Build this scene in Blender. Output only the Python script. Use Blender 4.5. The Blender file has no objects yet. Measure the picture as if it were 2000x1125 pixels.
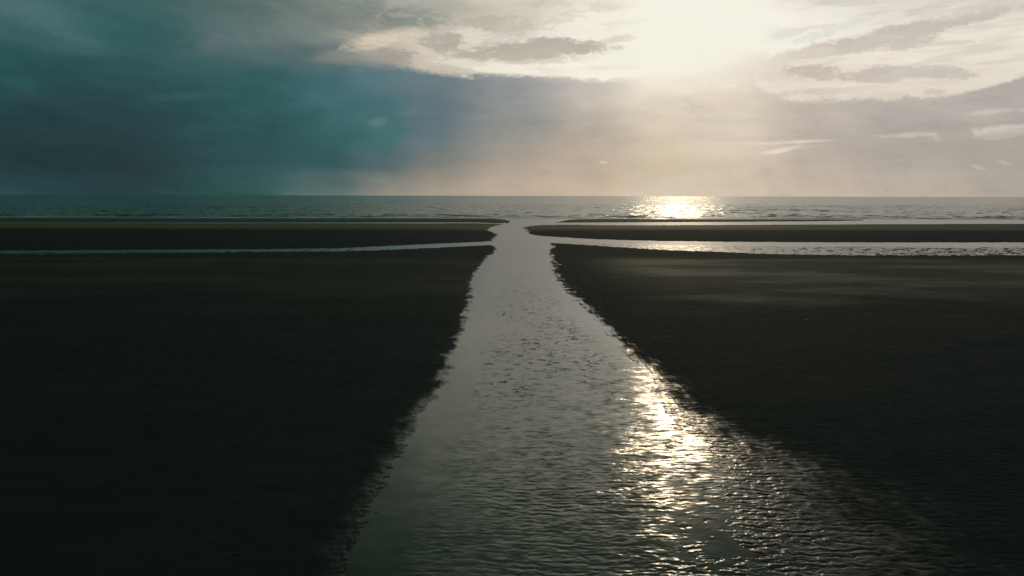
import bpy, math, random
import numpy as np
from mathutils import Matrix, Euler, Vector

# ------------------------------------------------------------------ camera, light, exposure
scene = bpy.context.scene
H = 5.0                      # height of the camera above the water, metres
PITCH = math.radians(7.69)   # looking down
ROLL = math.radians(0.14)
F = 1333.3                   # focal length in pixels of the 2000 px wide photograph

cd = bpy.data.cameras.new('camera')
cam = bpy.data.objects.new('camera', cd)
scene.collection.objects.link(cam)
cd.lens = 24.0; cd.sensor_width = 36.0
cd.clip_start = 0.1; cd.clip_end = 200000
cam.matrix_world = Matrix.Translation((0, 0, H)) @ Euler((math.pi/2 - PITCH, 0, 0)).to_matrix().to_4x4() @ Matrix.Rotation(ROLL, 4, 'Z')
scene.camera = cam
CM = np.array(cam.matrix_world.to_3x3())

scene.view_settings.view_transform = 'Standard'
scene.view_settings.look = 'None'
scene.view_settings.exposure = 0.0
scene.view_settings.gamma = 1.0
scene.cycles.max_bounces = 6
scene.cycles.sample_clamp_indirect = 6.0

SUN_EL, SUN_AZ = math.radians(17.0), math.radians(13.9)     # azimuth to the right of the view axis
SUN_DIR = Vector((math.sin(SUN_AZ)*math.cos(SUN_EL), math.cos(SUN_AZ)*math.cos(SUN_EL), math.sin(SUN_EL)))
sl = bpy.data.lights.new('sun', 'SUN')
sl.energy = 0.15; sl.angle = math.radians(5.0); sl.color = (1.0, 0.77, 0.50)
sun = bpy.data.objects.new('sun', sl); scene.collection.objects.link(sun)
sun.rotation_euler = SUN_DIR.to_track_quat('Z', 'Y').to_euler()
sun.location = (0, 0, 60)

def ray(px, py):
    v = CM @ np.array([(px-1000)/F, (562.5-py)/F, -1.0])
    return v / np.linalg.norm(v)
def gp(px, py, z=0.0):                     # where the line of sight meets the level z
    v = ray(px, py); t = (z-H)/v[2]
    return (v[0]*t, v[1]*t)
def ST(px, py):                            # slope coordinates of a direction in the sky: x/y and z/y
    v = ray(px, py); return v[0]/v[1], v[2]/v[1]
def lin(c):
    out = []
    for a in c:
        a /= 255.0
        out.append(a/12.92 if a <= 0.04045 else ((a+0.055)/1.055)**2.4)
    return tuple(out)

# ------------------------------------------------------------------ node helper
class N:
    def __init__(s, tree): s.t = tree
    def new(s, kind, **kw):
        n = s.t.nodes.new(kind)
        for k, v in kw.items(): setattr(n, k, v)
        return n
    def put(s, sock, v):
        if isinstance(v, bpy.types.NodeSocket): s.t.links.new(v, sock)
        elif v is not None: sock.default_value = v
    def m(s, op, a, b=None, c=None, clamp=False):
        n = s.new('ShaderNodeMath', operation=op); n.use_clamp = clamp
        for i, v in enumerate((a, b, c)):
            if v is not None: s.put(n.inputs[i], v)
        return n.outputs[0]
    def add(s, a, b): return s.m('ADD', a, b)
    def sub(s, a, b): return s.m('SUBTRACT', a, b)
    def mul(s, a, b): return s.m('MULTIPLY', a, b)
    def rng(s, v, a, b, lo=0.0, hi=1.0, smooth=False):
        n = s.new('ShaderNodeMapRange'); n.clamp = True
        if smooth: n.interpolation_type = 'SMOOTHSTEP'
        s.put(n.inputs[0], v)
        for i, q in zip((1, 2, 3, 4), (a, b, lo, hi)): s.put(n.inputs[i], q)
        return n.outputs[0]
    def mix(s, f, a, b, kind='MIX'):
        n = s.new('ShaderNodeMix', data_type='RGBA', blend_type=kind)
        s.put(n.inputs[0], f)
        for i, q in ((6, a), (7, b)):
            if isinstance(q, tuple): q = (*q, 1.0) if len(q) == 3 else q
            s.put(n.inputs[i], q)
        return n.outputs[2]
    def ramp(s, f, stops, interp='LINEAR'):
        n = s.new('ShaderNodeValToRGB'); r = n.color_ramp; r.interpolation = interp
        s.put(n.inputs[0], f)
        while len(r.elements) > 1: r.elements.remove(r.elements[0])
        r.elements[0].position = stops[0][0]; r.elements[0].color = (*stops[0][1], 1)
        for p, c in stops[1:]:
            e = r.elements.new(p); e.color = (*c, 1)
        return n.outputs[0]
    def xyz(s, x, y, z=0.0):
        n = s.new('ShaderNodeCombineXYZ')
        for i, v in enumerate((x, y, z)): s.put(n.inputs[i], v)
        return n.outputs[0]
    def noise(s, vec, scale, detail=3.0, rough=0.5, dist=0.0, color=False):
        n = s.new('ShaderNodeTexNoise'); s.put(n.inputs['Vector'], vec)
        n.inputs['Scale'].default_value = scale; n.inputs['Detail'].default_value = detail
        n.inputs['Roughness'].default_value = rough; n.inputs['Distortion'].default_value = dist
        return n.outputs['Color' if color else 'Fac']

# ------------------------------------------------------------------ sky
world = bpy.data.worlds.new('World'); scene.world = world; world.use_nodes = True
wt = world.node_tree; wt.nodes.clear(); w = N(wt)
tc = w.new('ShaderNodeTexCoord'); sep = w.new('ShaderNodeSeparateXYZ'); wt.links.new(tc.outputs['Generated'], sep.inputs[0])
dx, dy, dz = sep.outputs
yc = w.m('MAXIMUM', dy, 0.08)
S = w.m('DIVIDE', dx, yc); T = w.m('DIVIDE', w.m('MAXIMUM', dz, 0.0), yc)
# wind-drawn warp of the cloud layers
wv = w.xyz(w.mul(S, 2.2), w.mul(T, 7.0), 3.1)
wn = w.noise(wv, 2.2, 5, 0.55, color=True)
wsep = w.new('ShaderNodeSeparateXYZ'); wt.links.new(wn, wsep.inputs[0])
Sw = w.add(S, w.mul(w.sub(wsep.outputs[0], 0.5), 0.09))
Tw = w.add(T, w.mul(w.sub(wsep.outputs[1], 0.5), 0.035))
pv = w.xyz(S, w.mul(T, 2.2), 7.7)                                 # cumulus edge puffs
puff = w.sub(w.add(w.mul(w.noise(pv, 13, 3, 0.55), 0.6), w.add(w.mul(w.noise(pv, 42, 7, 0.66), 0.75), w.mul(w.noise(pv, 120, 5, 0.66), 0.45))), 0.90)
streak = w.sub(w.noise(w.xyz(S, w.mul(T, 5.5), 1.3), 5.0, 6, 0.6), 0.5)
Tn = w.add(w.m('MAXIMUM', Tw, 0.0), 0.0)

def sky_rows(cols, rows, Tsock, Ssock):
    out = None; prev = None
    for py, cl in rows:
        stops = []
        for px, c in zip(cols, cl):
            s_, t_ = ST(px, py); stops.append(((s_+1.2)/2.4, lin(c)))
        tt = ST(1000, py)[1]
        r = w.ramp(w.mul(w.add(Ssock, 1.2), 1/2.4), stops, 'EASE')
        out = r if out is None else w.mix(w.rng(Tsock, prev, tt), out, r)
        prev = tt
    return out

cols = [0, 250, 500, 650, 750, 850, 1000, 1150, 1300, 1450, 1600, 1750, 2000]
bank = sky_rows(cols, [
 (378, [(36,69,73),(35,64,69),(42,82,82),(84,106,104),(146,142,130),(162,152,138),(184,167,151),(200,181,158),(214,199,180),(204,190,172),(195,180,164),(186,173,160),(172,164,154)]),
 (320, [(32,56,60),(33,57,62),(35,69,73),(42,80,84),(76,100,105),(122,125,120),(162,152,140),(186,170,153),(207,191,167),(204,190,171),(182,170,159),(172,165,156),(166,160,151)]),
 (260, [(33,58,62),(34,61,65),(38,75,78),(46,90,92),(58,101,104),(92,111,120),(142,143,138),(176,166,154),(211,197,177),(211,199,182),(180,171,161),(172,166,159),(170,164,157)]),
 (200, [(37,69,74),(37,68,73),(43,86,87),(55,99,102),(68,107,111),(90,111,118),(140,143,143),(189,181,171),(222,210,192),(216,204,188),(191,181,170),(178,172,165),(176,170,163)]),
 (150, [(38,78,79),(44,79,82),(50,90,92),(66,104,111),(84,114,123),(102,120,127),(148,149,151),(200,192,184),(236,228,212),(225,214,199),(206,194,183),(198,190,181),(178,172,165)]),
], Tn, Sw)
high = sky_rows(cols, [
 (150, [(40,84,84),(47,84,86),(56,98,98),(90,114,116),(128,134,130),(188,180,166),(232,226,211),(240,236,221),(243,240,226),(236,226,210),(226,216,201),(224,214,200),(226,217,203)]),
 (85,  [(50,90,90),(49,90,90),(90,110,110),(116,125,121),(176,168,152),(212,203,186),(232,226,212),(241,237,222),(243,240,227),(243,240,226),(239,233,219),(237,229,214),(234,226,212)]),
 (25,  [(62,96,98),(54,92,92),(90,111,108),(120,129,123),(140,143,136),(170,168,156),(208,200,184),(237,232,217),(243,240,227),(243,240,227),(238,232,220),(232,225,213),(226,217,205)]),
 (-60, [(62,96,94),(64,98,95),(100,124,114),(134,148,134),(166,172,154),(200,202,182),(230,228,206),(238,232,214),(240,234,218),(238,232,216),(228,221,207),(220,212,200),(208,201,190)]),
 (-240,[(42,66,62),(48,72,68),(70,92,86),(96,112,102),(124,136,122),(160,170,150),(196,200,178),(208,208,186),(212,206,186),(190,188,172),(150,150,142),(130,134,128),(110,116,114)]),
 (-500,[(32,48,44),(34,50,46),(42,58,52),(52,68,60),(62,78,68),(76,92,80),(92,106,92),(100,112,98),(100,110,98),(88,98,88),(68,78,70),(56,66,60),(48,58,52)]),
], Tn, Sw)
# ridge of the dark cloud bank
edge_pts = [(0,140),(500,140),(650,128),(720,126),(780,130),(850,140),(900,148),(960,147),(1010,143),(1050,152),(1100,151),(1150,157),(1200,157),(1250,148),(1300,143),(1370,140),(1420,128),(1455,124),(1480,168),(1510,186),(1560,196),(1700,192),(1800,190),(1880,184),(1940,168),(2000,150)]
es = [((ST(px, py)[0]+1.2)/2.4, (ST(px, py)[1],)*3) for px, py in edge_pts]
edge = w.ramp(w.mul(w.add(S, 1.2), 1/2.4), es)
soft_pts = [(0,60),(500,50),(700,22),(850,8),(1000,6),(1200,7),(1300,14),(1400,14),(1470,8),(1600,8),(2000,5)]
ss_ = [((ST(px, 150)[0]+1.2)/2.4, (p/F,)*3) for px, p in soft_pts]
soft = w.ramp(w.mul(w.add(S, 1.2), 1/2.4), ss_)
dd = w.add(w.sub(edge, T), w.mul(puff, 0.026))
mask = w.rng(w.m('DIVIDE', dd, soft), -1, 1, smooth=True)
col = w.mix(mask, high, bank)

def cloud(cx, cy, a, b, ang, c, strength=0.8, rag=1.2, softn=0.5):
    """one named cloud: a ragged ellipse of the sky, centre, half axes (photo px turned into sky slopes)"""
    global col
    s0, t0 = ST(cx, cy); k = (ST(cx+1, cy)[0]-s0)
    a *= k; b *= k; ca, sa = math.cos(math.radians(ang)), math.sin(math.radians(ang))
    u = w.sub(S, s0); v = w.sub(T, t0)
    p = w.m('MULTIPLY_ADD', u, ca/a, w.mul(v, sa/a)); q = w.m('MULTIPLY_ADD', u, -sa/b, w.mul(v, ca/b))
    r = w.m('MULTIPLY_ADD', p, p, w.mul(q, q))
    e = w.m('MULTIPLY_ADD', puff, rag*6.5, w.m('MULTIPLY_ADD', streak, rag*3.0, w.sub(1.0, r)))
    f = w.rng(e, -softn, softn*1.6, 0, strength, smooth=True)
    col = w.mix(f, col, lin(c))

G = cloud
# left, teal storm cloud: faint lighter and darker veils
G(60,28,95,26,-24,(74,104,106),.55,.8,1); G(135,85,90,20,-8,(66,100,102),.45,.8,1)
G(290,70,120,34,-14,(46,84,84),.5,.8,1); G(215,125,90,13,-4,(40,76,78),.5,1,1)
G(412,88,34,17,30,(100,112,118),.55,.8,1); G(365,188,70,9,2,(58,94,100),.5,.8,1)
G(390,160,80,13,5,(44,84,84),.5,.8,1); G(130,195,150,18,-6,(36,66,70),.5,.8,1)
G(545,60,60,34,0,(110,122,118),.5,.8,1); G(585,105,110,12,8,(82,108,112),.5,.8,1)
G(640,205,170,12,6,(64,108,114),.35,.8,1); G(520,235,150,20,8,(38,82,82),.4,.8,1)
G(740,237,17,8,12,(100,124,132),.5,.7,1.2); G(803,223,30,6,4,(94,120,128),.45,.8,1.2)
# ragged opening at the upper middle
G(745,42,120,22,2,(124,134,128),.8,.8,.8); G(640,22,120,22,0,(112,124,120),.6,.8,1)
G(755,76,70,15,10,(216,204,183),.75,.8,.8); G(905,64,80,11,18,(226,217,198),.7,1,.6)
G(668,112,60,13,2,(150,146,136),.5,.8,1)
G(775,108,55,14,0,(152,148,140),.8,1,.5); G(865,120,45,9,-6,(206,196,180),.8,1,.6)
G(960,130,90,9,-6,(240,233,216),.8,1,.6)
G(868,84,48,18,0,(172,167,155),.85,.9,.4); G(962,44,70,17,-2,(178,173,160),.75,.9,.5)
G(1045,95,160,19,2,(182,173,162),.95,.5,.3); G(1205,77,42,9,8,(206,197,184),.7,.7,.4)
G(1040,112,90,12,0,(190,180,166),.6,.7,.5); G(1010,62,34,30,0,(206,196,182),.6,.8,.5)
G(1070,8,150,13,0,(212,203,190),.6,.9,.7); G(1230,43,50,7,6,(228,220,205),.5,.9,.6)
G(1190,132,60,5,0,(226,218,204),.5,1,.6)
# right: long combed cirrus bands and lumps
G(1765,62,235,17,12,(196,187,176),.9,.5,.4); G(1700,88,120,15,4,(200,190,179),.85,.6,.45)
G(1560,112,80,13,12,(218,208,196),.7,.6,.6)
G(1905,20,90,12,14,(214,205,194),.6,.6,.7); G(1635,56,80,9,18,(220,220,209),.75,1,.5)
G(1540,66,30,8,12,(226,226,214),.6,1,.5); G(1660,3,110,8,0,(214,212,204),.8,.8,.6)
G(1860,84,60,5,4,(212,203,192),.7,.7,.5); G(1960,120,50,4,6,(214,205,194),.7,.7,.5)
G(1500,135,90,26,-10,(222,210,197),.75,.6,.7)
G(1590,141,70,17,-4,(198,186,174),.9,.7,.35); G(1700,147,80,13,0,(196,186,177),.85,.7,.35)
G(1810,141,100,12,-3,(197,188,178),.9,.7,.35); G(1600,168,130,6,0,(232,222,207),.8,.8,.5)
G(1585,180,70,8,3,(208,197,185),.75,.9,.5); G(1700,178,70,8,0,(214,204,192),.6,1,.5)
G(1780,172,130,8,2,(228,219,204),.8,.8,.6); G(1825,179,22,7,0,(200,192,182),.8,.8,.4)
G(1960,216,70,6,5,(200,192,182),.7,.8,.7)
G(1560,277,62,3.5,3,(226,213,194),.8,.45,.9); G(1530,292,34,4.5,12,(228,215,196),.8,.7,.8); G(1570,286,46,5,4,(196,184,168),.5,.8,.9)
G(1475,280,60,3,0,(222,206,182),.5,.7,.6)
G(1770,264,75,5,2,(206,195,183),.75,.55,.8); G(1930,256,100,9,7,(213,202,189),.8,.8,.8)
G(1868,262,34,16,0,(173,167,158),.95,.7,.35); G(1965,262,60,8,8,(188,180,168),.8,.9,.4)
G(1640,296,90,20,10,(174,164,155),.5,.7,.6)
G(1910,327,14,3.5,-16,(204,192,180),.7,.5,1.1); G(1962,318,18,4,-14,(200,189,178),.7,.6,1.1)
G(1178,317,9,2.5,0,(218,203,168),.7,.3,.5)
# combed wisps across the bright part
wis = w.noise(w.xyz(w.mul(S, 1.0), w.m('MULTIPLY_ADD', S, -1.1, w.mul(T, 7.5)), 4.2), 7.0, 7, 0.62)
wf_ = w.mul(w.rng(wis, .50, .62, 0, 1, smooth=True), w.mul(w.rng(w.sub(T, edge), -.01, .03), w.rng(S, .33, .45, 0, .55)))
col = w.mix(wf_, col, lin((207, 198, 187)))
wis2 = w.noise(w.xyz(S, w.mul(T, 3.2), 9.2), 16.0, 7, 0.66)
wf2 = w.mul(w.rng(wis2, .50, .60, 0, 1, smooth=True), w.mul(w.rng(w.sub(T, edge), 0, .02), w.mul(w.rng(S, -.30, -.1), w.rng(S, .17, .05, 0, .45))))
col = w.mix(wf2, col, lin((196, 187, 173)))
# faint uneven brightness inside the cloud
col = w.mix(1.0, col, w.mix(w.rng(streak, -0.3, 0.3), (0.90, 0.905, 0.915), (1.09, 1.085, 1.08)), 'MULTIPLY')
veil = w.noise(w.xyz(w.mul(S, 1.0), w.m('MULTIPLY_ADD', S, 0.9, w.mul(T, 3.6)), 2.6), 4.5, 6, 0.58)
col = w.mix(w.rng(S, -.05, -.3), col, w.mix(1.0, col, w.mix(w.rng(veil, .34, .66), (0.80, 0.84, 0.85), (1.20, 1.16, 1.15)), 'MULTIPLY'))
lump = w.noise(w.xyz(S, w.mul(T, 3.0), 12.4), 9.0, 6, .62)
lf = w.mul(w.rng(lump, .47, .62, 0, .34, smooth=True), w.mul(w.rng(w.sub(edge, T), -.004, .02), w.rng(T, .05, .11)))
col = w.mix(lf, col, w.mix(1.0, col, (1.28, 1.22, 1.16), 'MULTIPLY'))
lf2 = w.mul(w.rng(lump, .46, .34, 0, .5, smooth=True), w.rng(w.sub(edge, T), -.004, .02))
col = w.mix(lf2, col, w.mix(1.0, col, (.84, .86, .88), 'MULTIPLY'))
shaft = w.noise(w.xyz(w.m('MULTIPLY_ADD', T, 0.55, S), w.mul(T, .35), 5.5), 17.0, 4, .6)
col = w.mix(w.mul(w.rng(T, .115, .05), w.rng(S, -.34, -.2)), col, w.mix(1.0, col, w.mix(w.rng(shaft, .36, .64), (.965, .967, .97), (1.035, 1.033, 1.03)), 'MULTIPLY'))
G(1362,36,122,92,0,(243,240,227),.95,.2,.9)
G(1335,112,150,50,0,(242,238,224),.75,.25,1)
nish = w.new('ShaderNodeTexSky'); nish.sky_type = 'NISHITA'; nish.sun_disc = False
nish.sun_elevation = SUN_EL; nish.sun_rotation = SUN_AZ
clear = w.mix(1.0, nish.outputs[0], (0.08, 0.08, 0.08), 'MULTIPLY')
col = w.mix(0.99, clear, col)
# overcast over and behind the viewer
dome = w.mix(w.rng(dx, -0.7, 0.7), lin((80, 100, 95)), lin((88, 98, 90)))
dome = w.mix(1.0, dome, w.mix(w.rng(w.noise(tc.outputs['Generated'], 3, 4), .3, .7), (.8, .8, .8), (1.2, 1.2, 1.2)), 'MULTIPLY')
col = w.mix(w.rng(dy, 0.65, 0.15, smooth=True), col, dome)
bg = w.new('ShaderNodeBackground'); w.put(bg.inputs[0], col); bg.inputs[1].default_value = 1.0
wo = w.new('ShaderNodeOutputWorld'); wt.links.new(bg.outputs[0], wo.inputs[0])
world.cycles.sampling_method = 'MANUAL'; world.cycles.sample_map_resolution = 1024

# ------------------------------------------------------------------ numpy noise
def _hash(ix, iy, seed):
    h = (ix.astype(np.int64)*374761393 + iy.astype(np.int64)*668265263 + seed*974634777) & 0xffffffff
    h = ((h ^ (h >> 13))*1274126177) & 0xffffffff
    h = (h ^ (h >> 16)) & 0xffffffff
    return h
def gnoise(x, y, seed=0):                 # gradient noise, about -0.7..0.7
    xi = np.floor(x); yi = np.floor(y); fx = x-xi; fy = y-yi
    ux = fx*fx*fx*(fx*(fx*6-15)+10); uy = fy*fy*fy*(fy*(fy*6-15)+10)
    def g(a, b):
        t = _hash(xi+a, yi+b, seed)*(2*math.pi/4294967296.0)
        return np.cos(t)*(fx-a) + np.sin(t)*(fy-b)
    n0 = g(0, 0)*(1-ux) + g(1, 0)*ux; n1 = g(0, 1)*(1-ux) + g(1, 1)*ux
    return n0*(1-uy) + n1*uy
def fbm(x, y, seed=0, octv=4, gain=0.5):
    s = 0; a = 1.0; f = 1.0
    for i in range(octv):
        s = s + a*gnoise(x*f+17.3*i, y*f-9.1*i, seed+i); a *= gain; f *= 2.03
    return s
def sstep(a, b, x):
    t = np.clip((x-a)/(b-a), 0, 1); return t*t*(3-2*t)

# ------------------------------------------------------------------ shore lines (on the water level)
def W(pts): return [gp(*p) for p in pts]
def far(sx, py, x0):                       # a point on the shore far out to one side
    gx, gy = gp(x0, py); return (sx*2600.0, gy)
left_edge = [(962,478),(971,484),(967,493),(949,506),(941,519),(927,537),(922,549),(922,570),(917,599),(914,623),(906,647),(894,669),(887,698),(877,722),(871,741),(850,772),(824,810),(801,851),(775,896),(752,942),(729,987),(699,1040),(673,1115),(640,1200)]
right_edge = [(1068,474),(1079,482),(1071,490),(1077,506),(1079,519),(1078,533),(1090,549),(1106,567),(1130,594),(1157,615),(1183,645),(1210,677),(1247,711),(1280,736),(1284,772),(1308,808),(1328,844),(1376,872),(1400,900),(1424,940),(1440,980),(1472,1028),(1468,1080),(1466,1125),(1500,1200)]
A = [far(-1,498,0)] + W([(0,497.5),(150,496),(315,494),(525,492),(665,491),(760,488),(850,484),(920,480)]+left_edge) + [(-2.2,3.0),(-6,-60),(-2600,-60)]
B = [far(1,498,2000)] + W([(2000,498.5),(1700,498.5),(1550,497),(1475,495),(1400,491.5),(1320,489),(1280,487),(1230,484),(1160,479.5),(1108,476)]+right_edge) + [(2.4,3.0),(6,-60),(2600,-60)]
C = [far(-1,436.5,0)] + W([(0,436.5),(400,436.8),(700,436.5),(860,436.5),(930,436.0),(986,437.5),(970,441),(954,446),(953,449),(961,452.5),(971,457),(970,461.5),(964,467),(961,472),(895,474.5),(825,477.5),(755,481),(665,485),(525,487),(315,488),(0,490)]) + [far(-1,490,0)]
D = [far(1,437,2000)] + W([(2000,437),(1700,438),(1400,439.5),(1200,440),(1100,439),(1052,439.5),(1030,442),(1018,445),(1026,450),(1035,457),(1050,461),(1100,464),(1150,467),(1240,470),(1300,471.5),(1400,472.5),(1700,474),(2000,473.7)]) + [far(1,473,2000)]
E = [far(-1,426,0)] + W([(0,426),(300,426.5),(700,427),(900,427),(975,427.5),(999,431.5),(990,436.5),(960,436),(930,434.5),(860,434.3),(700,434.3),(300,434),(0,434)]) + [far(-1,434,0)]
FF = W([(1082,435.5),(1109,428.8),(1130,428.2),(1250,428.2),(1400,428.2),(1550,428.6),(1640,429),(1720,430),(1690,430.8),(1600,432.3),(1400,433.8),(1250,434.4),(1120,434.8)])
LANDS = [('A', A), ('B', B), ('C', C), ('D', D), ('E', E), ('F', FF)]
Y_SEA = gp(1000, 427.0)[1]

def sdist(X, Y, poly):                     # signed distance, positive inside
    P = np.array(poly); x0 = X.ravel(); y0 = Y.ravel()
    out = np.full(x0.shape, 1e9); ins = np.zeros(x0.shape, bool)
    n = len(P)
    for i in range(n):
        a = P[i]; b = P[(i+1) % n]; d = b-a; L = max(d@d, 1e-12)
        t = np.clip(((x0-a[0])*d[0]+(y0-a[1])*d[1])/L, 0, 1)
        q = (x0-a[0]-t*d[0])**2 + (y0-a[1]-t*d[1])**2
        np.minimum(out, q, out=out)
        if a[1] != b[1]:
            c = ((a[1] > y0) != (b[1] > y0)) & (x0 < (b[0]-a[0])*(y0-a[1])/(b[1]-a[1])+a[0])
            ins ^= c
    out = np.sqrt(out)
    return np.where(ins, out, -out).reshape(X.shape)

def smoothpoly(poly, keep=None):
    return poly

def ripple(X, Y, lam, seed, skew=0.5):     # current ripples: short crests across the view, broken and forking
    wx = fbm(X/1.6, Y/0.9, seed, 2, 0.5)*0.22*(lam/.2) + fbm(X/(1.7*lam), Y/(1.3*lam), seed+9, 2)*0.62*lam
    ph = 2*math.pi*(Y + X*0.04 + wx)/lam
    s = np.sin(ph); r = (s + 0.25*np.sin(2*ph+0.9))
    m = 0.05 + 1.3*sstep(-0.34, 0.34, fbm(X/(2.2*lam), Y/(1.6*lam), seed+5, 3, .6))
    q = gnoise(X/(1.25*lam), Y/(0.46*lam), seed+21) + .6*gnoise(X/(.6*lam)+5, Y/(0.25*lam), seed+22)
    return .72*r*m + 1.15*q

def land_height(X, Y):
    """height of the sand over the water level, and which bank it belongs to"""
    sds = []
    rag = fbm(X/0.8, Y/0.8, 31, 4, 0.6)*np.clip(0.16+Y*0.004, 0, 0.6)
    for k, P in LANDS:
        sd = sdist(X, Y, P)
        sds.append(sd + (rag if k in 'AB' else rag*1.2))
    sds = np.array(sds)
    who = np.argmax(sds, axis=0)
    H_ = np.full(X.shape, -9.0)
    und = fbm(X/9.0, Y/5.0, 77, 4, 0.5)
    for i, (k, P) in enumerate(LANDS):
        sd = sds[i]
        if k == 'A':
            hm = 0.13 + 0.05*und; sl_ = 0.060 + 0.03*(1-sstep(9, 16, Y))
        elif k == 'B':
            hm = 0.12 + 0.05*und; sl_ = 0.038*sstep(10, 24, Y) + 0.012
        elif k in 'CD':
            hm = 0.30*(1-sstep(78, 128, Y)*0.72) + 0.02*und; sl_ = 0.05 + 0*X
        else:
            hm = 0.13 + 0*X; sl_ = 0.05 + 0*X
        if k in 'AB':       # very flat skirts towards the far gully
            pass
        p = np.where(sd > 0, hm*(1-np.exp(-np.maximum(sd, 0)*sl_/np.maximum(hm, .02))), np.maximum(sd*sl_*1.5, -0.6))
        H_ = np.maximum(H_, p)
    # gullies between beach and bars: bed just awash in the near part
    return H_, who, sds

# ------------------------------------------------------------------ mesh helper
def grid_faces(nr, nc):
    r = np.arange(nr-1)[:, None]; c = np.arange(nc-1)[None, :]
    a = r*nc + c
    return np.stack([a, a+1, a+nc+1, a+nc], -1)        # (nr-1, nc-1, 4)
def build(name, V, Fq, mat, attrs=None):
    used, inv = np.unique(Fq.ravel(), return_inverse=True)
    me = bpy.data.meshes.new(name)
    v = V[used].astype(np.float32); nf = len(Fq)
    me.vertices.add(len(v)); me.vertices.foreach_set('co', v.ravel())
    me.loops.add(nf*4); me.loops.foreach_set('vertex_index', inv.astype(np.int32).ravel())
    me.polygons.add(nf)
    me.polygons.foreach_set('loop_start', np.arange(0, nf*4, 4, dtype=np.int32))
    me.polygons.foreach_set('use_smooth', np.ones(nf, bool))
    me.update(calc_edges=True); me.validate()
    for an, av in (attrs or {}).items():
        a = me.attributes.new(an, 'FLOAT', 'POINT'); a.data.foreach_set('value', av.ravel()[used].astype(np.float32))
    me.materials.append(mat)
    o = bpy.data.objects.new(name, me); scene.collection.objects.link(o)
    return o
def tag(o, label=None, category=None, kind=None, group=None):
    if label: o['label'] = label
    if category: o['category'] = category
    if kind: o['kind'] = kind
    if group: o['group'] = group
    return o

# ------------------------------------------------------------------ materials
def tilt_normal(n, slopes, base):           # leans the normal by a field of slopes
    vm = n.new('ShaderNodeVectorMath', operation='ADD'); n.put(vm.inputs[0], base); n.put(vm.inputs[1], slopes)
    vn = n.new('ShaderNodeVectorMath', operation='NORMALIZE'); n.put(vn.inputs[0], vm.outputs[0])
    return vn.outputs[0]

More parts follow.
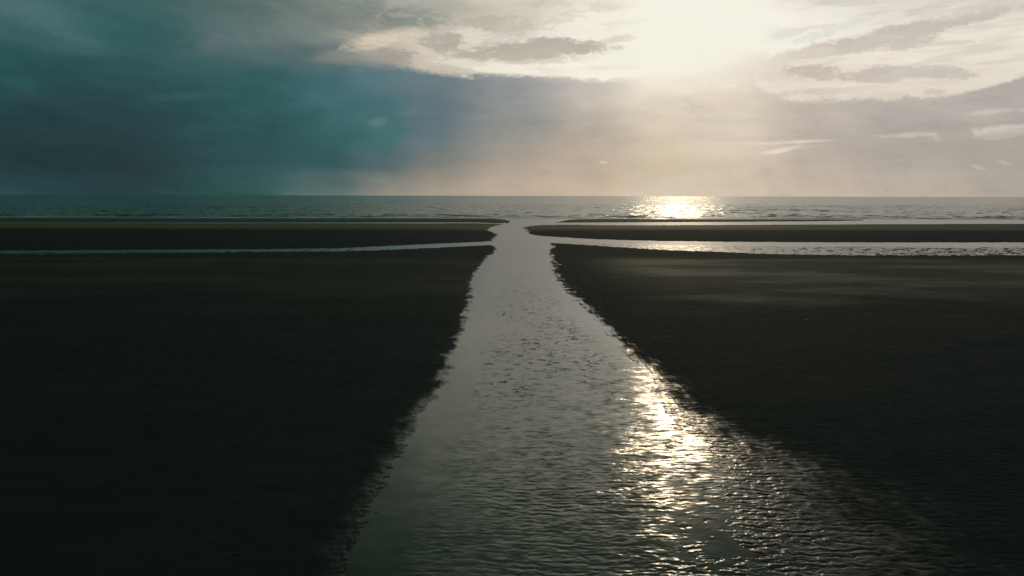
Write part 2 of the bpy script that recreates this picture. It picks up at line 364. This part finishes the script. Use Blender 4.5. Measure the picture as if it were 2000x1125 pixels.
def water_material(name, base, kind):
    m = bpy.data.materials.new(name); m.use_nodes = True; t = m.node_tree; t.nodes.clear(); n = N(t)
    p = n.new('ShaderNodeBsdfPrincipled'); o = n.new('ShaderNodeOutputMaterial'); t.links.new(p.outputs[0], o.inputs[0])
    p.inputs['IOR'].default_value = 1.333 if kind == 'sea' else 1.44
    geo = n.new('ShaderNodeNewGeometry'); pos = geo.outputs['Position']
    sp = n.new('ShaderNodeSeparateXYZ'); n.put(sp.inputs[0], pos); X, Y, Z = sp.outputs
    if kind == 'sea':
        v = n.xyz(n.mul(X, 0.45), Y, 0.0)
        c1 = n.noise(v, 0.55, 3, 0.6, color=True); c2 = n.noise(n.xyz(n.mul(X, .8), Y, 4.0), 0.16, 3, 0.6, color=True)
        c3 = n.noise(n.xyz(n.mul(X, 2.2), Y, 9.0), 0.022, 4, 0.65)
        a = n.new('ShaderNodeSeparateXYZ'); n.put(a.inputs[0], c1); b = n.new('ShaderNodeSeparateXYZ'); n.put(b.inputs[0], c2)
        sx = n.mul(n.sub(a.outputs[0], .5), 0.46)
        sy = n.add(n.mul(n.sub(a.outputs[1], .5), 0.46), n.add(n.mul(n.sub(b.outputs[1], .5), 0.38), n.mul(n.rng(c3, .48, .64), -.13)))
        p.inputs['Roughness'].default_value = 0.12
        at = n.new('ShaderNodeAttribute', attribute_name='foam')
        fo = n.mul(at.outputs['Fac'], n.rng(n.noise(n.xyz(n.mul(X, .16), n.mul(Y, .5)), 1.1, 5, .65), .36, .56))
        n.put(p.inputs['Base Color'], n.mix(fo, base, (.74, .76, .74)))
        n.put(p.inputs['Roughness'], n.rng(fo, 0, 1, .19, .7))
        n.put(p.inputs['Normal'], tilt_normal(n, n.xyz(sx, sy, 0.0), geo.outputs['Normal']))
    else:
        v = n.xyz(n.mul(X, 0.55), Y, 0.0)
        f1 = n.noise(v, 3.2, 3, 0.6, 0.4, color=True)
        a = n.new('ShaderNodeSeparateXYZ'); n.put(a.inputs[0], f1)
        big = n.noise(n.xyz(n.mul(X, .5), n.mul(Y, .22)), 1.0, 3, .55)
        at = n.new('ShaderNodeAttribute', attribute_name='rough')
        at3 = n.new('ShaderNodeAttribute', attribute_name='fine')
        # scattered flecks where the current breaks the skin of the water
        fl = n.noise(n.xyz(n.mul(X, .75), n.mul(Y, 0.85)), 4.6, 6, .70, .9)
        fl = n.mul(n.rng(fl, .50, .70), n.rng(big, .27, .52))
        at2 = n.new('ShaderNodeAttribute', attribute_name='fleck')
        fl = n.mul(fl, at2.outputs['Fac'])
        k = n.add(0.045, n.mul(at.outputs['Fac'], 0.13))
        # wind-and-current ripples too fine for the mesh: short crests across the flow
        fr_ = n.noise(n.xyz(n.mul(X, .42), Y, 2.0), 8.5, 3, .6, .25)
        fa = n.mul(n.mul(n.rng(Y, 31, 17), n.rng(Y, 7.5, 12, .45, 1)), n.mul(n.rng(big, .34, .58, .35, 1), at3.outputs['Fac']))
        fine = n.mul(n.mul(n.sub(fr_, .5), fa), .50)
        sx = n.mul(n.sub(a.outputs[0], .5), n.mul(k, 2.8))
        sy = n.add(n.mul(n.sub(a.outputs[1], .5), n.mul(k, 1.5)), n.add(n.mul(fl, -0.29), fine))
        n.put(p.inputs['Base Color'], base + (1.0,))
        n.put(p.inputs['Roughness'], n.add(n.rng(Y, 12, 35, .13, .20), n.mul(at.outputs['Fac'], .04)))
        n.put(p.inputs['Normal'], tilt_normal(n, n.xyz(sx, sy, 0.0), geo.outputs['Normal']))
    return m

def sand_material():
    m = bpy.data.materials.new('dark_wet_sand'); m.use_nodes = True; t = m.node_tree; t.nodes.clear(); n = N(t)
    p = n.new('ShaderNodeBsdfPrincipled'); o = n.new('ShaderNodeOutputMaterial'); t.links.new(p.outputs[0], o.inputs[0])
    geo = n.new('ShaderNodeNewGeometry'); pos = geo.outputs['Position']
    sp = n.new('ShaderNodeSeparateXYZ'); n.put(sp.inputs[0], pos); X, Y, Z = sp.outputs
    v = n.xyz(n.mul(X, .35), Y, 0.0)
    big = n.noise(v, .16, 4, .6); mid = n.noise(v, 1.4, 4, .6)
    c = n.mix(n.rng(big, .35, .65), (.0200, .0345, .0320), (.0270, .0380, .0345))
    c = n.mix(n.rng(mid, .3, .7), c, n.mix(1.0, c, (.75, .75, .75), 'MULTIPLY'))
    sheen_tone = n.new('ShaderNodeAttribute', attribute_name='damp_sheen').outputs['Fac']
    c = n.mix(n.mul(sheen_tone, .9), c, n.mix(n.rng(mid, .35, .65), (.105, .122, .074), (.185, .165, .102)))  # sheen of the damp sand painted in as a lighter olive colour
    grain = n.noise(pos, 55, 2, .6)
    c = n.mix(n.rng(grain, .35, .65), c, n.mix(1.0, c, (1.35, 1.32, 1.25), 'MULTIPLY'))
    n.put(p.inputs['Base Color'], c)
    wet = n.rng(n.add(Z, n.mul(n.sub(mid, .5), .02)), .002, n.rng(Y, 9, 22, .038, .020), 1, 0, smooth=True)
    damp_sheen = n.new('ShaderNodeAttribute', attribute_name='damp_sheen').outputs['Fac']
    n.put(p.inputs['Roughness'], n.m('MINIMUM', n.rng(wet, 0, 1, .85, .20), n.rng(damp_sheen, 0, 1, .85, .66)))
    n.put(p.inputs['Specular IOR Level'], n.m('MAXIMUM', n.mul(n.rng(wet, 0, 1, .05, .23), n.mul(n.rng(X, -3.5, 0.5, .22, 1), n.rng(Y, 24, 50, 1, .45))), n.rng(damp_sheen, 0, 1, .05, .07)))
    lw = n.rng(wet, 0, 1, .9, .16)
    c1 = n.noise(v, 9.0, 3, .65, color=True); a = n.new('ShaderNodeSeparateXYZ'); n.put(a.inputs[0], c1)
    n.put(p.inputs['Normal'], tilt_normal(n, n.xyz(n.mul(n.mul(n.sub(a.outputs[0], .5), .35), lw), n.mul(n.mul(n.sub(a.outputs[1], .5), .5), lw), 0.0), geo.outputs['Normal']))
    return m

M_sand = sand_material()
M_sea = water_material('sea_water', (.030, .120, .074), 'sea')
M_stream = water_material('stream_water', (.038, .074, .052), 'stream')

# ------------------------------------------------------------------ the sand
f10 = F*1024/2000
def rows_between(y0, y1, step):
    ys = [y0]
    while ys[-1] < y1: ys.append(ys[-1] + max(step*ys[-1]**2/(H*f10), 0.012))
    return np.array(ys)
def fan(ys, ds, smax, xfar, nfar=26):
    s = np.arange(-smax, smax+ds, ds)
    ye = np.maximum(ys, 4.0)[:, None]
    inner = s[None, :]*ye
    g = np.geomspace(1, xfar, nfar)[None, :]
    e = inner[:, -1:]; r = e + (g-1)*(xfar-e)/(xfar-1) + 0.0
    right = r[:, 1:]; left = -r[:, 1:][:, ::-1]
    return np.concatenate([left, inner, right], 1), np.repeat(ys[:, None], inner.shape[1]+2*(nfar-1), 1)

ys = np.concatenate([[-60, -35, -18, -8, -2, 2, 4], np.arange(4.5, 7.8, .12), rows_between(7.9, 176, 0.55)])
X, Y = fan(ys, 0.00125, 0.84, 2500)
Hh, who, sds = land_height(X, Y)
# ripples of the bed, fading where the mesh is too coarse to carry them
res = 0.55*Y**2/(H*f10)
f_fine = 1-sstep(0.045, 0.10, res)
R1 = ripple(X, Y, 0.18, 101)
near_edge = np.exp(-np.abs(Hh)/0.05)
amp = 0.0080*(0.30+0.70*near_edge)
side = np.where(X > 0, 0.85, 0.22)
side2 = np.where(X > 0, 1.0, 0.55)
clump = fbm(X/0.27, Y/(.35+.016*Y), 55, 4, .62)*0.021 + fbm(X/1.7, Y/1.4, 58, 3, .5)*0.012
Z = Hh + R1*amp*side*f_fine*(Y > 4) + clump*(0.25+0.75*near_edge)*(Y > 4)*(1-0.45*f_fine*(X > 0))*side2 + fbm(X/.15, Y/.17, 61, 3, .6)*.006*f_fine*(Y > 4)*(.15+.85*(X > 0))*np.exp(-np.abs(Hh)/.04)
# the near side of the gully is awash: ripple crests stand just clear of the water
def ycalm(X):
    return np.interp(X, [-150, -46, -27, -5, 5, 11, 16, 21, 38, 54, 160], [gp(1000, p)[1] for p in (495, 494, 490, 479, 470, 474, 476, 478, 478.5, 479.5, 480)])
wob = fbm(X/3, Y/3, 88, 3)*2.2
aw = sstep(0, 2.0, ycalm(X)-Y+wob)*(Y > 50)*(Y < 90)*sstep(1.0, 3.0, np.abs(X-np.where(X > 0, 3.6, -1.8)))*((X > 3.6) | (X < -1.8))
clm = fbm(X/0.55, Y/1.5, 401, 4, .6)
aw = aw*np.clip(-Hh/.004, 0, 1)
Z = Z*(1-aw) + aw*(-0.003 + .0095*sstep(12, 40, np.abs(X)) + clm*0.022)
damp_sheen = np.zeros(X.shape)
bars = (who == 2) | (who == 3)
damp_sheen = np.where(bars, sstep(93, 106, Y)*.9, damp_sheen)  # bar tops: sky sheen put into the colour, front slopes left dark
pt = sstep(-.25, .3, fbm(X/16., Y/4.5, 71, 4, .55))
damp_sheen = np.where(~bars & (who < 2), sstep(27, 40, Y+fbm(X/7, Y/3, 73, 4, .6)*6)*(1-sstep(51, 57, Y))*(.4+.6*pt)*np.where(X > 0, .95*sstep(4, 10, X), .22), damp_sheen)  # far beach: patchy band of painted sheen, weaker on the left
damp_sheen = np.where(who > 3, .5, damp_sheen)
V = np.stack([X, Y, Z], -1).reshape(-1, 3)
Fq = grid_faces(*X.shape); wf = who[:-1, :-1]
names = ['beach', 'beach', 'sandbar', 'sandbar', 'sandbar', 'sandbar']
labs = ['dark flat sand beach on the left bank of the stream', 'dark rippled sand beach on the right bank of the stream',
        'long dark sandbar on the left beyond the thin gully', 'long dark sandbar on the right, lighter along its top, beyond the shining gully',
        'thin outermost strip of sand on the left beside the surf', 'thin outermost strip of sand on the right beside the surf']
for i in range(6):
    sel = Fq[wf == i]
    if len(sel) == 0: continue
    tag(build(names[i], V, sel.reshape(-1, 4), M_sand, {'damp_sheen': damp_sheen}), labs[i], kind='structure')
# the beach goes on behind the viewer
bm_y = np.array([-2400., -600, -60]); bx_ = np.array([-2500., -600, -60, 0, 60, 600, 2500])
BX, BY = np.meshgrid(bx_, bm_y)
BV = np.stack([BX, BY, np.full(BX.shape, .1)], -1).reshape(-1, 3)
tag(build('ground', BV, grid_faces(*BX.shape).reshape(-1, 4), M_sand), kind='structure')

# ------------------------------------------------------------------ stream and pools
zoneL = np.array(sorted([(b, a) for a, b in W(left_edge+[(961,471),(970,461.5),(971,457),(953,449),(954,446),(986,438),(999,431.5),(985,427)])]))
zoneR = np.array(sorted([(b, a) for a, b in W(right_edge+[(1045,461),(1035,457),(1026,450),(1018,445),(1030,442),(1075,437.5),(1082,435.5),(1109,428.8)])]))
ys = np.concatenate([[-60, -20, -6, 0, 3], np.arange(4, 7.8, .1), rows_between(7.9, Y_SEA, 0.6)])
ys[-1] = Y_SEA
Xw, Yw = fan(ys, 0.0013, 0.84, 2500)
XL = np.interp(Yw, zoneL[:, 0], zoneL[:, 1]); XR = np.interp(Yw, zoneR[:, 0], zoneR[:, 1])
Hw = None
def interp_ground():
    h, wh, sd = land_height(Xw, Yw); return h, sd
Hw, sdw = interp_ground()
fr = (Xw-XL)/np.maximum(XR-XL, .1)
res = 0.6*Yw**2/(H*f10)
px1, py1 = gp(1400, 1055); px2, py2 = gp(1345, 975)
calm = np.maximum(1-sstep(.5, 1.25, np.hypot((Xw-px1)/.70, (Yw-py1)/1.15)+fbm(Xw/.35, Yw/.22, 5, 4, .65)*1.3),
                  (1-sstep(.4, 1.2, np.hypot((Xw-px2)/.35, (Yw-py2)/1.2)+fbm(Xw/.3, Yw/.25, 6, 4, .65)*1.4))*.7)
patch = sstep(-.25, .35, fbm(Xw/1.6, Yw/2.6, 12, 3))
ampw = sstep(26, 9.5, Yw)*sstep(.05, .6, fr)*(0.45+.75*patch)*(1-calm) if False else (1-sstep(9.5, 26, Yw))*sstep(.05, .6, fr)*(0.45+.75*patch)*(1-calm)
ampw = ampw*(Yw > 4)
Rw = ripple(Xw, Yw, 0.185, 210)*(1-sstep(8, 14.5, Yw)*.75) + 0.55*ripple(Xw+3, Yw, 0.125, 260)*(1-sstep(.03, .06, res))
Zw = Rw*(0.0034+.0022*(1-sstep(8.5, 12.5, Yw)))*ampw*(1-sstep(0.05, 0.12, res))
rough = np.clip(ampw*.9 + .02, 0, 1)
gul = ((Yw > 50) & (Yw < 100) & ((Xw < XL-1) | (Xw > XR+1))).astype(float)
ycal = ycalm(Xw)
g_r = sstep(0, 2.0, ycal-Yw+fbm(Xw/3, Yw/3, 88, 3)*2.2)
rough = np.where(gul > 0, np.where(Xw > 0, .15+.85*g_r, -.22), rough)
fleck = gul*g_r + (1-gul)*sstep(14, 20, Yw)*(1-sstep(36, 62, Yw))*sstep(.05, .3, fr)*(1-sstep(.75, 1.0, fr))
Vw = np.stack([Xw, Yw, Zw], -1).reshape(-1, 3)
Fw = grid_faces(*Xw.shape)
c = lambda a: a[:-1, :-1]
inz = (Xw > XL-np.where((Yw > 50), 1.0, 4)) & (Xw < XR+np.where((Yw > 50), 1.0, 5)) & (Yw < Y_SEA+1)
dry = Hw > 0.06
fine = sstep(.02, .4, fr)*(1-calm)*(1-gul)*(1-.8*sstep(.9, 1.0, fr))
at = {'rough': rough, 'fleck': fleck, 'fine': fine}
sel = Fw[c(inz) & ~c(dry)]
tag(build('stream', Vw, sel, M_stream, at), 'shallow stream shining with reflected sky, running across the dark beach to the sea', kind='structure')
pools = [((Yw <= 105) & (Xw < 0), 'thin teal strip of water in the gully left of the stream'),
         ((Yw <= 105) & (Xw >= 0), 'bright glinting strip of water in the gully right of the stream'),
         ((Yw > 105) & (Xw < 0), 'hair-thin line of water between the outer sandbars on the left'),
         ((Yw > 105) & (Xw >= 0), 'narrow shining pool between the outer sandbars on the right')]
for mk, lb in pools:
    sel = Fw[c(mk) & ~c(inz) & ~c(dry) & (c(Yw) > 45)]
    tag(build('tidal_pool', Vw, sel, M_stream, at), lb, kind='structure')

# ------------------------------------------------------------------ sea with small waves running in
ys = np.concatenate([np.arange(Y_SEA, 180, .35), np.arange(180, 420, .9), np.geomspace(421, 60000, 130)])
Xs, Ys = fan(ys, 0.0016, 0.84, 60000, 16)
fade = 1-sstep(300, 800, Ys)
chop = fbm(Xs/5.0, Ys/1.9, 301, 4, .55)*0.22 + fbm(Xs/9., Ys/6.0, 320, 3, .55)*0.30
line = Ys + fbm(Xs/30., Ys*0+.3, 340, 3)*2.2
br = 0
for k, (yb, hb, wd) in enumerate([(156.5, .05, .5), (161, .12, .7), (168, .20, 1.0), (177, .22, 1.3), (189, .16, 1.6)]):
    md = sstep(-.15, .25, fbm(Xs/14., Ys*0+k*3.1, 350+k, 3)+(.25 if k < 2 else 0))
    br = br + hb*md*np.exp(-((line-yb-fbm(Xs/9., Ys*0+k, 370+k, 2)*1.0)/wd)**2)
shore = sstep(Y_SEA, Y_SEA+14, Ys)
Zs = chop*fade*shore*.9 + br
foam = np.clip(np.exp(-((line-156)/2.6)**2)*.95 + sstep(.07, .15, br)*.5 + np.exp(-((line-166)/1.6)**2)*.45*sstep(-.1, .2, fbm(Xs/20., Ys*0+8, 391, 3)), 0, 1)
Vs = np.stack([Xs, Ys, Zs], -1).reshape(-1, 3)
tag(build('sea', Vs, grid_faces(*Xs.shape).reshape(-1, 4), M_sea, {'foam': foam}), 'grey green sea with small waves, glittering under the sun', kind='structure')


# ------------------------------------------------------------------ small things
def plain(name, c, rough=.6):
    m = bpy.data.materials.new(name); m.use_nodes = True; t = m.node_tree; n = N(t)
    p = t.nodes['Principled BSDF']; tcn = n.new('ShaderNodeTexCoord')
    f = n.noise(tcn.outputs['Object'], 40, 4, .6)
    n.put(p.inputs['Base Color'], n.mix(n.rng(f, .3, .7), tuple(a*.7 for a in c), c)); p.inputs['Roughness'].default_value = rough
    return m
def ground_at(x, y):
    h, _, _ = land_height(np.array([[x]]), np.array([[y]])); return float(h[0, 0])
def loft(name, rings, mat, parent=None):     # rings of points joined into one closed skin
    nr, k = len(rings), len(rings[0])
    vs = [p for rg in rings for p in rg]; fs = []
    for i in range(nr-1):
        for j in range(k): fs.append((i*k+j, i*k+(j+1) % k, (i+1)*k+(j+1) % k, (i+1)*k+j))
    fs.append(tuple(range(k))[::-1]); fs.append(tuple((nr-1)*k+j for j in range(k)))
    me = bpy.data.meshes.new(name); me.from_pydata(vs, [], fs); me.polygons.foreach_set('use_smooth', [True]*len(fs)); me.update()
    me.materials.append(mat); o = bpy.data.objects.new(name, me); scene.collection.objects.link(o)
    if parent: o.parent = parent
    return o
def root(name, loc, rz=0.0):
    o = bpy.data.objects.new(name, None); scene.collection.objects.link(o); o.location = loc; o.rotation_euler = (0, 0, rz); return o

# open shell on the right-hand beach
M_shell = plain('pale_shell', (.72, .70, .62), .35); M_twig = plain('weathered_wood', (.10, .09, .07), .55); M_bird = plain('dark_feathers', (.05, .055, .055), .7)
x, y = gp(1575, 626.5, .08); sh = root('seashell', (x, y, ground_at(x, y)+.012), .2)
tag(sh, 'small pale seashell lying open on the dark sand right of the stream', 'seashell')
def valve(tilt, ox, size):
    vs, fs = [], []; nr_, na = 7, 22
    for sgn in (1, -1):
        for i in range(nr_):
            rr = (i+.15)/(nr_-1+.15)
            for j in range(na):
                a = math.pi*(-.12+1.24*j/(na-1)); rib = 1+.05*math.cos(a*26)*rr
                px_ = size*rr*math.cos(a)*rib; py_ = size*rr*math.sin(a)*rib*.9
                vs.append((px_, py_, size*(.36*(1-rr*rr)+.02*rib)+(.0015 if sgn > 0 else -.0015)))
    for s_ in range(2):
        b = s_*nr_*na
        for i in range(nr_-1):
            for j in range(na-1):
                q = (b+i*na+j, b+i*na+j+1, b+(i+1)*na+j+1, b+(i+1)*na+j); fs.append(q if s_ else q[::-1])
    me = bpy.data.meshes.new('valve'); me.from_pydata(vs, [], fs); me.update(); me.materials.append(M_shell)
    o = bpy.data.objects.new('valve', me); scene.collection.objects.link(o); o.parent = sh
    o.location = (ox, 0, 0); o.rotation_euler = (tilt, 0, .3 if ox < 0 else -.5); return o
valve(-.35, -.035, .05); valve(.3, .05, .035)

# bent stick, lower left
(xa, ya), (xb, yb) = gp(446, 1083, .1), gp(484, 1070, .1)
tw = root('driftwood_stick', ((xa+xb)/2, (ya+yb)/2, ground_at((xa+xb)/2, (ya+yb)/2)+.012), math.atan2(yb-ya, xb-xa))
tag(tw, 'thin bent stick of driftwood lying on the black sand at the lower left', 'driftwood')
L = math.hypot(xb-xa, yb-ya)
def tube(pts, rad):
    out = []
    for (px_, py_, pz_), r_ in zip(pts, rad):
        out.append([(px_, py_+r_*math.cos(t*math.pi/4), pz_+r_*math.sin(t*math.pi/4)) for t in range(8)])
    return out
k = 12
loft('stem', tube([(L*(i/(k-1)-.5), .012*math.sin(i*.9), .004*math.sin(i*1.7)) for i in range(k)], [.0075-.004*i/(k-1)+.0012*math.sin(i*2.3) for i in range(k)]), M_twig, tw)
loft('side_shoot', tube([(-L*.42+.01*i, .008+.016*i, .002+.003*i) for i in range(5)], [.004, .0036, .003, .0024, .0016]), M_twig, tw)

# seabird far out over the sea
v = ray(724, 339.5); t = 175/v[1]
bird_loc = (v[0]*t, v[1]*t, H+v[2]*t)
me = bpy.data.meshes.new('seabird')
pts = [((0, 0, 0), (.07, .07)), ((.14, 0, .01), (.06, .06)), ((.22, 0, .03), (.035, .035)), ((.28, 0, .035), (.035, .035)), ((.35, 0, .025), (.008, .008)),
       ((-.14, 0, .005), (.045, .04)), ((-.26, 0, .01), (.04, .008)),
       ((.04, .16, .05), (.055, .014)), ((.07, .36, .13), (.045, .010)), ((-.02, .64, .09), (.012, .005)),
       ((.04, -.16, .05), (.055, .014)), ((.07, -.36, .13), (.045, .010)), ((-.02, -.64, .09), (.012, .005))]
eds = [(0, 1), (1, 2), (2, 3), (3, 4), (0, 5), (5, 6), (0, 7), (7, 8), (8, 9), (0, 10), (10, 11), (11, 12)]
me.from_pydata([p for p, _ in pts], eds, []); me.update(); me.materials.append(M_bird)
bird = bpy.data.objects.new('seabird', me); scene.collection.objects.link(bird)
sk = bird.modifiers.new('skin', 'SKIN')
for i, (_, r_) in enumerate(pts): me.skin_vertices[0].data[i].radius = r_
me.skin_vertices[0].data[0].use_root = True
bird.modifiers.new('smooth', 'SUBSURF').render_levels = 2
bird.location = bird_loc; bird.rotation_euler = (math.radians(12), 0, math.radians(110))
tag(bird, 'tiny dark seabird flying low above the horizon against the dim storm cloud', 'seabird')
print('verts', sum(len(o.data.vertices) for o in scene.objects if o.type == 'MESH'), 'Y_SEA', Y_SEA)
